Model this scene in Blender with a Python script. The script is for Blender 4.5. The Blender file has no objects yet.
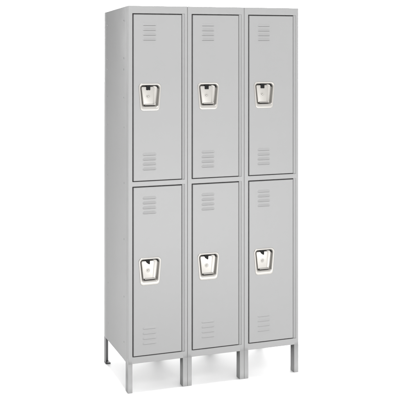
import bpy, bmesh, math
from mathutils import Vector

IN = 0.0254
scene = bpy.context.scene
col = scene.collection

# ------------------------------------------------------------------ materials
def new_mat(name):
    m = bpy.data.materials.new(name)
    m.use_nodes = True
    nt = m.node_tree
    return m, nt, nt.nodes['Principled BSDF']

def painted(name, value, rough=0.42, tint=(1, 1, 1), bump=0.05, spec=0.5):
    m, nt, b = new_mat(name)
    tc = nt.nodes.new('ShaderNodeTexCoord')
    n1 = nt.nodes.new('ShaderNodeTexNoise'); n1.inputs['Scale'].default_value = 3.0
    n1.inputs['Detail'].default_value = 4
    nt.links.new(tc.outputs['Object'], n1.inputs['Vector'])
    mr = nt.nodes.new('ShaderNodeMapRange')
    mr.inputs['To Min'].default_value = 0.97; mr.inputs['To Max'].default_value = 1.03
    nt.links.new(n1.outputs['Fac'], mr.inputs['Value'])
    mx = nt.nodes.new('ShaderNodeVectorMath'); mx.operation = 'SCALE'
    mx.inputs[0].default_value = tuple(value * t for t in tint)
    nt.links.new(mr.outputs['Result'], mx.inputs['Scale'])
    nt.links.new(mx.outputs['Vector'], b.inputs['Base Color'])
    # powder-coat orange peel
    n2 = nt.nodes.new('ShaderNodeTexNoise'); n2.inputs['Scale'].default_value = 420
    n2.inputs['Detail'].default_value = 2
    nt.links.new(tc.outputs['Object'], n2.inputs['Vector'])
    # very slight waviness of rolled sheet
    n3 = nt.nodes.new('ShaderNodeTexNoise'); n3.inputs['Scale'].default_value = 5
    nt.links.new(tc.outputs['Object'], n3.inputs['Vector'])
    b3 = nt.nodes.new('ShaderNodeBump'); b3.inputs['Distance'].default_value = 0.004
    b3.inputs['Strength'].default_value = 0.4
    nt.links.new(n3.outputs['Fac'], b3.inputs['Height'])
    bp = nt.nodes.new('ShaderNodeBump'); bp.inputs['Distance'].default_value = 0.0004
    bp.inputs['Strength'].default_value = bump
    nt.links.new(n2.outputs['Fac'], bp.inputs['Height'])
    nt.links.new(b3.outputs['Normal'], bp.inputs['Normal'])
    nt.links.new(bp.outputs['Normal'], b.inputs['Normal'])
    rr = nt.nodes.new('ShaderNodeMapRange')
    rr.inputs['To Min'].default_value = rough - 0.06; rr.inputs['To Max'].default_value = rough + 0.06
    nt.links.new(n1.outputs['Fac'], rr.inputs['Value'])
    nt.links.new(rr.outputs['Result'], b.inputs['Roughness'])
    b.inputs['Specular IOR Level'].default_value = spec
    return m

def metal(name, colr, rough, metallic=1.0):
    m, nt, b = new_mat(name)
    tc = nt.nodes.new('ShaderNodeTexCoord')
    mp = nt.nodes.new('ShaderNodeMapping'); mp.inputs['Scale'].default_value = (60, 60, 900)
    nt.links.new(tc.outputs['Object'], mp.inputs['Vector'])
    n = nt.nodes.new('ShaderNodeTexNoise'); n.inputs['Scale'].default_value = 2.0
    n.inputs['Detail'].default_value = 3
    nt.links.new(mp.outputs['Vector'], n.inputs['Vector'])
    rr = nt.nodes.new('ShaderNodeMapRange')
    rr.inputs['To Min'].default_value = rough * 0.8; rr.inputs['To Max'].default_value = rough * 1.25
    nt.links.new(n.outputs['Fac'], rr.inputs['Value'])
    nt.links.new(rr.outputs['Result'], b.inputs['Roughness'])
    cr = nt.nodes.new('ShaderNodeMapRange')
    cr.inputs['To Min'].default_value = 0.96; cr.inputs['To Max'].default_value = 1.04
    nt.links.new(n.outputs['Fac'], cr.inputs['Value'])
    mx = nt.nodes.new('ShaderNodeVectorMath'); mx.operation = 'SCALE'
    mx.inputs[0].default_value = colr
    nt.links.new(cr.outputs['Result'], mx.inputs['Scale'])
    nt.links.new(mx.outputs['Vector'], b.inputs['Base Color'])
    b.inputs['Metallic'].default_value = metallic
    return m

M_GREY = painted('light_grey_powder_coat', 0.292, 0.40)
M_NICKEL = metal('satin_nickel', (0.405, 0.392, 0.369), 0.33, 0.58)
M_BLACK = painted('black_plastic_and_shade', 0.008, 0.55, spec=0.15)  # latch plastic, also the painted shade inside the handle cup
M_LOUVER_SHADE = painted('louver_shade', 0.09, 0.7, spec=0.1)  # strip colour that paints shade below the louver lips
M_REAR_LEG = metal('rear_leg_dark', (0.13, 0.13, 0.133), 0.42, 0.6)  # darker grey than the front legs
M_FOOT = painted('black_rubber', 0.02, 0.6)
M_FLOOR = painted('white_seamless_floor', 0.87, 0.65, bump=0.0, spec=0.2)

# ------------------------------------------------------------------ mesh helpers (inches in, metres out)
def link(name, bm, mat, parent=None, bevel=0.0, seg=2, loc=None, smooth=True, skip=None):
    bmesh.ops.remove_doubles(bm, verts=bm.verts, dist=1e-6)
    bmesh.ops.recalc_face_normals(bm, faces=bm.faces)
    if skip:                       # edges left sharp where two pieces butt together
        bw = bm.edges.layers.float.new('bevel_weight_edge')
        for e in bm.edges:
            if len(e.link_faces) == 2 and e.calc_face_angle(0) > math.radians(40) and not skip(e):
                e[bw] = 1.0
    me = bpy.data.meshes.new(name)
    for v in bm.verts:
        v.co *= IN
    bm.to_mesh(me); bm.free()
    me.materials.append(mat)
    for p in me.polygons:
        p.use_smooth = smooth
    o = bpy.data.objects.new(name, me)
    col.objects.link(o)
    if bevel:
        b = o.modifiers.new('bevel', 'BEVEL'); b.width = bevel * IN; b.segments = seg
        b.limit_method = 'WEIGHT' if skip else 'ANGLE'; b.angle_limit = math.radians(40); b.harden_normals = True
    elif smooth:
        for e in me.edges:
            pass
    if parent:
        o.parent = parent
    if loc is not None:
        o.location = Vector(loc) * IN
    return o

def box(bm, x0, x1, y0, y1, z0, z1):
    v = [bm.verts.new((x, y, z)) for x in (x0, x1) for y in (y0, y1) for z in (z0, z1)]
    for f in ((0, 1, 3, 2), (4, 6, 7, 5), (0, 4, 5, 1), (2, 3, 7, 6), (0, 2, 6, 4), (1, 5, 7, 3)):
        bm.faces.new([v[i] for i in f])

def prism(bm, pts, axis, a, b):
    """closed polygon pts (2-D) extruded along axis from a to b"""
    def P(p, t):
        return {'x': (t, p[0], p[1]), 'y': (p[0], t, p[1]), 'z': (p[0], p[1], t)}[axis]
    A = [bm.verts.new(P(p, a)) for p in pts]
    B = [bm.verts.new(P(p, b)) for p in pts]
    bm.faces.new(A); bm.faces.new(B)
    n = len(pts)
    for i in range(n):
        bm.faces.new((A[i], A[(i + 1) % n], B[(i + 1) % n], B[i]))

def grid_solid(bm, xs, zs, filled, y0, y1):
    V = {}
    def g(i, j, k):
        if (i, j, k) not in V:
            V[(i, j, k)] = bm.verts.new((xs[i], y1 if k else y0, zs[j]))
        return V[(i, j, k)]
    def F(i, j):
        return 0 <= i < len(xs) - 1 and 0 <= j < len(zs) - 1 and filled(i, j)
    for i in range(len(xs) - 1):
        for j in range(len(zs) - 1):
            if not F(i, j):
                continue
            bm.faces.new([g(i, j, 0), g(i + 1, j, 0), g(i + 1, j + 1, 0), g(i, j + 1, 0)])
            bm.faces.new([g(i, j, 1), g(i, j + 1, 1), g(i + 1, j + 1, 1), g(i + 1, j, 1)])
            if not F(i - 1, j): bm.faces.new([g(i, j, 0), g(i, j + 1, 0), g(i, j + 1, 1), g(i, j, 1)])
            if not F(i + 1, j): bm.faces.new([g(i + 1, j, 0), g(i + 1, j, 1), g(i + 1, j + 1, 1), g(i + 1, j + 1, 0)])
            if not F(i, j - 1): bm.faces.new([g(i, j, 0), g(i, j, 1), g(i + 1, j, 1), g(i + 1, j, 0)])
            if not F(i, j + 1): bm.faces.new([g(i, j + 1, 0), g(i + 1, j + 1, 0), g(i + 1, j + 1, 1), g(i, j + 1, 1)])

def round_poly(corners, radii, n):
    """rounded polygon: n points per corner; corners counter-clockwise"""
    out = []
    m = len(corners)
    for i in range(m):
        p = Vector(corners[i]); a = Vector(corners[i - 1]); b = Vector(corners[(i + 1) % m])
        u = (a - p).normalized(); v = (b - p).normalized()
        ang = u.angle(v); r = radii[i]
        t = r / math.tan(ang / 2)
        c = p + (u + v).normalized() * (r / math.sin(ang / 2))
        s = p + u * t - c; e = p + v * t - c
        tot = s.angle(e); sgn = 1 if s.x * e.y - s.y * e.x > 0 else -1
        for k in range(n):
            w = sgn * tot * k / (n - 1)
            out.append((c.x + s.x * math.cos(w) - s.y * math.sin(w), c.y + s.x * math.sin(w) + s.y * math.cos(w)))
    return out

def loft(bm, loops, cap_first=False, cap_last=False):
    """loops: list of (points2d, y) -> quads between following loops"""
    R = [[bm.verts.new((p[0], y, p[1])) for p in pts] for pts, y in loops]
    n = len(R[0])
    for a, b in zip(R, R[1:]):
        for i in range(n):
            bm.faces.new((a[i], a[(i + 1) % n], b[(i + 1) % n], b[i]))
    if cap_first: bm.faces.new(R[0])
    if cap_last: bm.faces.new(R[-1])

# ------------------------------------------------------------------ dimensions (inches)
W, D, H, L = 12.0, 19.59, 74.24, 5.54
RAIL_TOP = 72.78
MID = (39.50, 40.42)
RAIL_BOT = 6.80
X_OPEN = 0.88
X_LEG = 11.05
X_STRIKE = 10.95
X_STILE = 11.42
GAP = 0.022                    # half gap between neighbouring bays
DOOR = (1.11, 10.80)
FD = 1.1                       # depth of the face frame

root = bpy.data.objects.new('locker_bank', None)
col.objects.link(root)
root.empty_display_size = 0.2
root['label'] = 'light grey metal locker bank, three bays wide with six louvered doors, standing on short legs'
root['category'] = 'locker'

def add(name, bm, mat=M_GREY, parent=root, **k):
    return link(name, bm, mat, parent, **k)

# ------------------------------------------------------------------ carcass
for k in range(3):
    x0 = W * k + (0 if k == 0 else GAP)
    x1 = W * (k + 1) - (0 if k == 2 else GAP)
    bx = W * k
    # face frame
    bm = bmesh.new()
    xs = [x0, bx + X_OPEN, bx + X_LEG, bx + X_STILE, x1]
    zs = [L, RAIL_BOT, MID[0], MID[1], RAIL_TOP, H]
    grid_solid(bm, xs, zs, lambda i, j: not (i in (1, 2) and j in (1, 3)), 0.0, FD)
    add('front_frame', bm, bevel=0.085, seg=3, skip=lambda e: all(abs(v.co.z - L) < 1e-4 for v in e.verts)
        and not (e.verts[0].co.x + e.verts[1].co.x > 2 * (bx + X_OPEN) and e.verts[0].co.x + e.verts[1].co.x < 2 * (bx + X_LEG)))
    # strike strips, set back beside the door
    for z0, z1 in ((RAIL_BOT, MID[0]), (MID[1], RAIL_TOP)):
        bm = bmesh.new()
        prism(bm, [(bx + X_STRIKE, 0.26), (bx + X_STILE + 0.02, 0.10), (bx + X_STILE + 0.02, 0.95), (bx + X_STRIKE, 0.95)], 'z', z0 + 0.003, z1 - 0.003)
        add('door_strike', bm, bevel=0.02)
        # added ring behind the door gaps, blocks light leaking through
        bm = bmesh.new()
        grid_solid(bm, [bx + X_OPEN - 0.2, bx + X_OPEN + 0.7, bx + X_STRIKE - 0.6, bx + X_STRIKE + 0.1],
                   [z0 - 0.2, z0 + 0.5, z1 - 0.5, z1 + 0.2], lambda i, j: not (i == 1 and j == 1), 0.97, 1.07)
        add('gap_blocker', bm)
    # side panels of the bay
    for s, xp in ((0, x0), (1, x1)):
        bm = bmesh.new()
        xa, xb = (xp + 0.005, xp + 0.06) if s == 0 else (xp - 0.06, xp - 0.005)
        if (k, s) in ((0, 0), (2, 1)):
            # outer skin: front return, slightly stepped rear hem
            sg = -1 if s == 0 else 1
            t = 0.06
            pts = [(xp, 0.09 + FD - 1.1 + 1.0), (xp, 17.15), (xp + sg * 0.035, 17.25), (xp + sg * 0.035, 19.25), (xp - sg * 0.03, D),
                   (xp - sg * 0.5, D), (xp - sg * 0.5, D - t), (xp - sg * t, D - t), (xp - sg * t, FD - 0.01)]
            pts[0] = (xp, FD)
            pts[-1] = (xp - sg * t, FD)
            prism(bm, pts, 'z', L, H)
            sp = add('side_panel', bm, bevel=0.02)
            # bolts and punched plugs
            for yy, zz in ((3.4, 64.2), (3.4, 62.0), (3.3, 56.5), (3.1, 50.7), (3.1, 29.0), (3.1, 17.8), (3.4, 71.5), (3.1, 9.0), (3.1, 39.9),
                           (16.6, 64.3), (16.6, 62.2), (16.6, 56.4), (16.6, 50.6), (16.3, 28.8), (16.2, 17.6), (16.6, 71.4), (16.4, 40.0), (16.2, 9.2)):
                bm = bmesh.new()
                bmesh.ops.create_cone(bm, cap_ends=True, segments=20, radius1=0.22, radius2=0.14, depth=0.06)
                for v in bm.verts:
                    x, y, z = v.co
                    v.co = Vector((sg * (z + 0.03), x, y))
                add('rivet', bm, parent=sp, loc=(xp, yy, zz), smooth=False)
        else:
            box(bm, xa, xb, FD, D, L, H)
            add('side_panel', bm)
    # back, top, bottom, shelf between the tiers
    bm = bmesh.new(); box(bm, x0 + 0.065, x1 - 0.065, D - 0.16, D - 0.09, L + 0.01, H - 0.01); add('back_panel', bm)
    bm = bmesh.new(); box(bm, x0 + 0.065, x1 - 0.065, FD, D - 0.17, H - 0.09, H - 0.02); add('top_panel', bm)
    bm = bmesh.new(); box(bm, x0 + 0.065, x1 - 0.065, FD, D - 0.17, L + 0.02, L + 0.09); add('bottom_panel', bm)
    bm = bmesh.new(); box(bm, x0 + 0.065, x1 - 0.065, FD, D - 0.17, MID[0] + 0.4, MID[0] + 0.47); add('shelf', bm)

    # front legs: U channels folded from the stile
    for s in (0, 1):
        wd = 0.94
        a, b = (x0, bx + X_OPEN) if s == 0 else (bx + X_LEG, x1)
        bm = bmesh.new()
        t = 0.07; dp = 1.8
        pts = [(a, 0.0), (b, 0.0), (b, dp), (b - t, dp), (b - t, t), (a + t, t), (a + t, dp), (a, dp)]
        prism(bm, pts, 'z', 0.0, L)
        add('leg', bm, bevel=0.085 if False else 0.07, seg=3, skip=lambda e: all(abs(v.co.z - L) < 1e-4 for v in e.verts))
        # rear legs: plain angles with a rubber glide
        bm = bmesh.new()
        if s == 0:
            pts = [(a, D), (a, D - 1.6), (a + t, D - 1.6), (a + t, D - t), (b, D - t), (b, D)]
        else:
            pts = [(b, D), (b, D - 1.6), (b - t, D - 1.6), (b - t, D - t), (a, D - t), (a, D)]
        prism(bm, pts, 'z', 0.12, L)
        lg = add('leg', bm, M_REAR_LEG, bevel=0.02)
        lg['label'] = 'dark grey rear leg'
        bm = bmesh.new()
        box(bm, a - (0.0 if s == 0 else 0.15), b + (0.15 if s == 0 else 0.0), D - 1.65, D + 0.03, 0.0, 0.22)
        add('foot_glide', bm, M_FOOT, parent=lg, bevel=0.05)

# ------------------------------------------------------------------ doors
CX = 4.36 - DOOR[0]            # handle centre across the door

def shield(inset, n=13, drop=0.0, extra_bottom=0.0):
    wt, wb, h = 4.62 / 2 - inset, 3.78 / 2 - inset, 5.32 / 2 - inset
    cor = [(-wb, -h + extra_bottom), (wb, -h + extra_bottom), (wt, h), (-wt, h)]
    r = [max(0.62 - inset * 0.5, 0.12)] * 2 + [max(0.72 - inset * 0.5, 0.12)] * 2
    return round_poly(cor, r, n)

N_CORNER = 13

def rect_loop(x0, x1, z0, z1):
    """outer rectangle with the point count of the shield: corner point c lies mid corner-arc"""
    cor = [(x0, z0), (x1, z0), (x1, z1), (x0, z1)]
    out = []
    h = N_CORNER // 2
    for i in range(4):
        p = Vector(cor[i]); a = Vector(cor[i - 1]); b = Vector(cor[(i + 1) % 4])
        for k in range(N_CORNER):
            if k < h:
                q = p + (a - p) * (0.45 * (h - k) / h)
            else:
                q = p + (b - p) * (0.45 * (k - h) / h)
            out.append((q.x, q.y))
    return out

def make_door(w, h, hz, lv_top, lv_bot, latch):
    """origin at the lower left front corner; front face at y=0, w x h; hz = handle centre height"""
    bm = bmesh.new()
    hole = [(p[0] + CX, p[1] + hz) for p in shield(0.30)]
    hole_b = hole
    e = 0.10
    loft(bm, [(rect_loop(0, w, 0, h), 0.85),
              (rect_loop(0, w, 0, h), e),
              (rect_loop(e * 0.12, w - e * 0.12, e * 0.12, h - e * 0.12), e * 0.55),
              (rect_loop(e * 0.45, w - e * 0.45, e * 0.45, h - e * 0.45), e * 0.15),
              (rect_loop(e, w - e, e, h - e), 0.0),
              (hole, 0.0), (hole_b, 0.1)])
    d = link('door', bm, M_GREY, None)
    # keep the flat face flat: weighted normals
    for p in d.data.polygons: p.use_smooth = False
    # louvers: pressed outwards, open along the lower edge
    def louver(z):
        bm = bmesh.new()
        lw, lh, pr = 2.8, 0.52, 0.12
        nx = 24; nz = 8
        rows = []
        for j in range(nz + 1):
            v = j / nz                         # 0 at the open lower lip, 1 at the top
            row = []
            for i in range(nx + 1):
                u = i / nx
                endf = min(1.0, min(u, 1 - u) / 0.13)
                endf = math.sin(endf * math.pi / 2)
                prof = (1 - v) ** 1.3 * 0.75 + 0.25 * math.cos(v * math.pi / 2)
                row.append(bm.verts.new((u * lw, -pr * prof * endf + 0.004, v * lh * (0.55 + 0.45 * endf))))
            rows.append(row)
        for j in range(nz):
            for i in range(nx):
                bm.faces.new((rows[j][i], rows[j][i + 1], rows[j + 1][i + 1], rows[j + 1][i]))
        # inner skin closing it into a thin shell
        low = [bm.verts.new((v.co.x, min(v.co.y + 0.05, 0.02), v.co.z + 0.012)) for v in rows[0]]
        back = [bm.verts.new((v.co.x, 0.02, v.co.z + 0.03)) for v in rows[0]]
        for i in range(nx):
            bm.faces.new((rows[0][i], low[i], low[i + 1], rows[0][i + 1]))
            bm.faces.new((low[i], back[i], back[i + 1], low[i + 1]))
        # flat dark strip, paints the shade of an opening under the lip
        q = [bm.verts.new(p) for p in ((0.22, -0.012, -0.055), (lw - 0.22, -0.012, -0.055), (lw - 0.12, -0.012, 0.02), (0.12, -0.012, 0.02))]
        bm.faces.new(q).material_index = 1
        lo = link('louver', bm, M_GREY, d, loc=(4.28 - DOOR[0] - lw / 2, 0, z))
        lo.data.materials.append(M_LOUVER_SHADE)
        return lo
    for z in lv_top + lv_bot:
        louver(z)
    # recessed handle cup
    c = (CX, 0, hz)
    bm = bmesh.new()
    def sh(ins, b=0.0):
        return shield(ins, extra_bottom=b)
    loft(bm, [(sh(-0.01), 0.02), (sh(0.0), -0.03), (sh(0.045), -0.085), (sh(0.11), -0.105),
              (sh(0.22, 0.20), -0.095), (sh(0.30, 0.42), -0.05), (sh(0.355, 0.47), 0.03),
              (sh(0.40, 0.50), 0.20), (sh(0.48, 0.52), 0.52), (sh(0.56, 0.56), 0.62), (sh(0.72, 0.62), 0.65)],
         cap_last=True)
    link('handle_recess', bm, M_NICKEL, d, loc=c)
    # lift plate inside the cup
    bm = bmesh.new()
    cor = [(-1.26, -1.52), (0.72, -1.52), (1.0, 2.0), (-1.66, 2.0)]
    P = lambda ins: [(x + (ins if x < 0 else -ins), z + (ins if z < 0 else -ins)) for x, z in cor]
    loft(bm, [(round_poly(P(0), [0.3] * 4, 8), 0.60), (round_poly(P(0), [0.3] * 4, 8), 0.27),
              (round_poly(P(0.05), [0.27] * 4, 8), 0.215), (round_poly(P(0.13), [0.22] * 4, 8), 0.20)], cap_last=True)
    link('lift_plate', bm, M_NICKEL, d, loc=c)
    # finger lip along the bottom of the plate
    bm = bmesh.new()
    pts = [(0.18, -1.30), (0.02, -1.44), (-0.02, -1.52), (0.02, -1.56), (0.30, -1.50), (0.30, -1.30)]
    prism(bm, pts, 'x', -1.0, 0.95)
    link('finger_lip', bm, M_NICKEL, d, loc=c, bevel=0.03)
    # solid black box painting the shade in the gap under the lip
    bm = bmesh.new(); box(bm, -1.05, 1.1, 0.30, 0.63, -1.86, -1.60)
    link('cup_shade', bm, M_BLACK, d, loc=c, bevel=0.03)
    # black latch hook housing at the top
    bm = bmesh.new()
    prism(bm, latch, 'y', 0.06, 0.60)
    link('latch', bm, M_BLACK, d, loc=c, bevel=0.04)
    bm = bmesh.new()  # black bar painting the shadow along the top of the basin
    ys = 0.24 if latch[1][0] > -0.8 else 0.42
    prism(bm, [(-1.50, 2.26), (-1.45, 2.14), (1.15, 2.12), (1.52, 1.95), (1.70, 1.62), (1.77, 1.64), (1.73, 1.98), (1.50, 2.26)], 'y', ys, 0.62)
    link('cup_shade', bm, M_BLACK, d, loc=c, bevel=0.02)
    # rivet
    bm = bmesh.new()
    bmesh.ops.create_uvsphere(bm, u_segments=20, v_segments=10, radius=0.20)
    for v in bm.verts:
        v.co = Vector((v.co.x, v.co.y * 0.75, v.co.z))
    # pressed collar round it
    n = 28
    prof = [(0.24, 0.0), (0.27, -0.035), (0.33, -0.045), (0.39, -0.03), (0.42, 0.01)]
    rows = [[bm.verts.new((r * math.cos(2 * math.pi * i / n), y, r * math.sin(2 * math.pi * i / n))) for i in range(n)] for r, y in prof]
    for a, b in zip(rows, rows[1:]):
        for i in range(n):
            bm.faces.new((a[i], a[(i + 1) % n], b[(i + 1) % n], b[i]))
    link('rivet', bm, M_NICKEL, d, loc=(CX - 0.30, 0.20, hz + 0.15))
    return d

def copy_tree(o, parent):
    c = o.copy(); col.objects.link(c); c.parent = parent
    for ch in [q for q in o.children]:
        g = ch.copy(); col.objects.link(g); g.parent = c
    return c

up_z0, up_z1 = MID[1] + 0.14, RAIL_TOP - 0.20
lo_z0, lo_z1 = RAIL_BOT + 0.14, MID[0] - 0.20
upper = make_door(DOOR[1] - DOOR[0], up_z1 - up_z0, 56.64 - up_z0,
                  [z - up_z0 for z in (70.47, 69.50, 68.58, 67.62)], [z - up_z0 for z in (45.45, 44.52, 43.58, 42.62)],
                  [(-0.70, 2.26), (-0.70, 1.36), (-0.28, 1.32), (-0.27, 1.42), (-0.16, 1.42), (-0.15, 1.32), (0.10, 1.34), (0.12, 2.26)])
lower = make_door(DOOR[1] - DOOR[0], lo_z1 - lo_z0, 23.05 - lo_z0,
                  [z - lo_z0 for z in (37.05, 36.1, 35.15, 34.2)], [z - lo_z0 for z in (12.0, 11.03, 10.05, 9.08)],
                  [(-0.80, 2.26), (-0.74, 1.90), (-0.58, 1.62), (-0.14, 1.32), (0.02, 1.36), (0.05, 2.26)])
for k in range(3):
    for src, z0 in ((upper, up_z0), (lower, lo_z0)):
        o = src if k == 0 else copy_tree(src, root)
        o.parent = root
        o.location = Vector((W * k + DOOR[0], 0.03, z0)) * IN

# ------------------------------------------------------------------ cabinet meshes sheared slightly in height to fit the view's line slopes
def origin(o):
    v = o.location.copy()
    while o.parent:
        o = o.parent; v += o.location
    return v
for o in root.children_recursive:
    if o.type != 'MESH':
        continue
    o.data = o.data.copy()
    w0 = origin(o) / IN
    for v in o.data.vertices:
        p = v.co / IN + w0
        t = min(max((p.z - L) / (H - L), 0.0), 1.0)
        d = (1 - t) * (0.16 * p.x / 36) + t * (-0.13 + 0.40 * p.x / 36) - 0.10 * p.y / D * (0.4 + 0.6 * t)
        v.co.z += d * min(max(p.z / L, 0.0), 1.0) * IN

# ------------------------------------------------------------------ floor
bm = bmesh.new()
bmesh.ops.create_circle(bm, cap_ends=True, segments=96, radius=150 / IN)
fl = link('floor', bm, M_FLOOR, None, smooth=False)
fl['kind'] = 'structure'
fl['label'] = 'white seamless studio floor'

# ------------------------------------------------------------------ light
BAND, FRONT, LEFT, SUN, BOX, LOW = 18.0, 1.2, 0.03, 2.6, 44, 32
w = bpy.data.worlds.new('World'); scene.world = w; w.use_nodes = True
nt = w.node_tree
bg = nt.nodes['Background']
tc = nt.nodes.new('ShaderNodeTexCoord')
def dirramp(vec, lo, hi, a, b):
    dp = nt.nodes.new('ShaderNodeVectorMath'); dp.operation = 'DOT_PRODUCT'
    dp.inputs[1].default_value = Vector(vec).normalized()
    nt.links.new(tc.outputs['Generated'], dp.inputs[0])
    r = nt.nodes.new('ShaderNodeMapRange'); r.interpolation_type = 'SMOOTHSTEP'
    r.inputs['From Min'].default_value = lo; r.inputs['From Max'].default_value = hi
    r.inputs['To Min'].default_value = a; r.inputs['To Max'].default_value = b
    nt.links.new(dp.outputs['Value'], r.inputs['Value'])
    return r
def mth(op, a, b, c=None):
    n = nt.nodes.new('ShaderNodeMath'); n.operation = op
    for i, v in enumerate((a, b, c)):
        if v is None: continue
        if hasattr(v, 'outputs'): nt.links.new(v.outputs[0], n.inputs[i])
        else: n.inputs[i].default_value = v
    return n
# added low glow band behind, brightens the floor under the cabinet; ordinary studio light elsewhere; darker to the left
band = mth('MULTIPLY', dirramp((0.38, 0.925, 0), 0.835, 0.95, 0.0, BAND), dirramp((0, 0, 1), 0.30, 0.45, 1.0, 0.0))
base = mth('ADD', dirramp((0, 1, 0), -0.1, 0.3, FRONT, 1.15), band)
tot = mth('MULTIPLY', base, dirramp((-1, -0.1, 0), 0.02, 0.62, 1.0, LEFT))
nt.links.new(tot.outputs[0], bg.inputs['Strength'])
bg.inputs['Color'].default_value = (1, 1, 1, 1)

def lamp(name, kind, loc, target, energy, **kw):
    l = bpy.data.lights.new(name, kind); l.energy = energy
    for a, b in kw.items(): setattr(l, a, b)
    o = bpy.data.objects.new(name, l); col.objects.link(o)
    o.location = loc
    d = Vector(target) - Vector(loc)
    o.rotation_euler = d.to_track_quat('-Z', 'Y').to_euler()
    return o
lamp('overhead_lamp', 'SUN', (0.45, 0.25, 4), (0.45, 0.25, 0), SUN, angle=math.radians(4))
lamp('softbox', 'AREA', (-0.55, -2.9, 3.1), (0.4, 0.0, 1.7), BOX, shape='RECTANGLE', size=1.6, size_y=1.2)
lamp('low_fill', 'AREA', (1.0, -3.3, 0.35), (0.45, 0.0, 0.15), LOW, shape='RECTANGLE', size=2.4, size_y=0.4)  # added fill, lifts the lower fronts and the shadow under the cabinet

# ------------------------------------------------------------------ camera
cam = bpy.data.cameras.new('camera'); co = bpy.data.objects.new('camera', cam); col.objects.link(co)
cam.sensor_width = 36; cam.lens = 870.01 / 400 * 36
cam.shift_y = -126.7 / 400
cam.clip_end = 1000; cam.clip_start = 0.05
co.location = Vector((-43.017, -160.977, 61.164)) * IN
co.rotation_euler = (math.radians(90), 0, -0.34366)
scene.camera = co

scene.view_settings.view_transform = 'Standard'
scene.view_settings.look = 'None'
scene.view_settings.exposure = 0
scene.view_settings.gamma = 1
scene.cycles.use_denoising = True
scene.cycles.max_bounces = 8
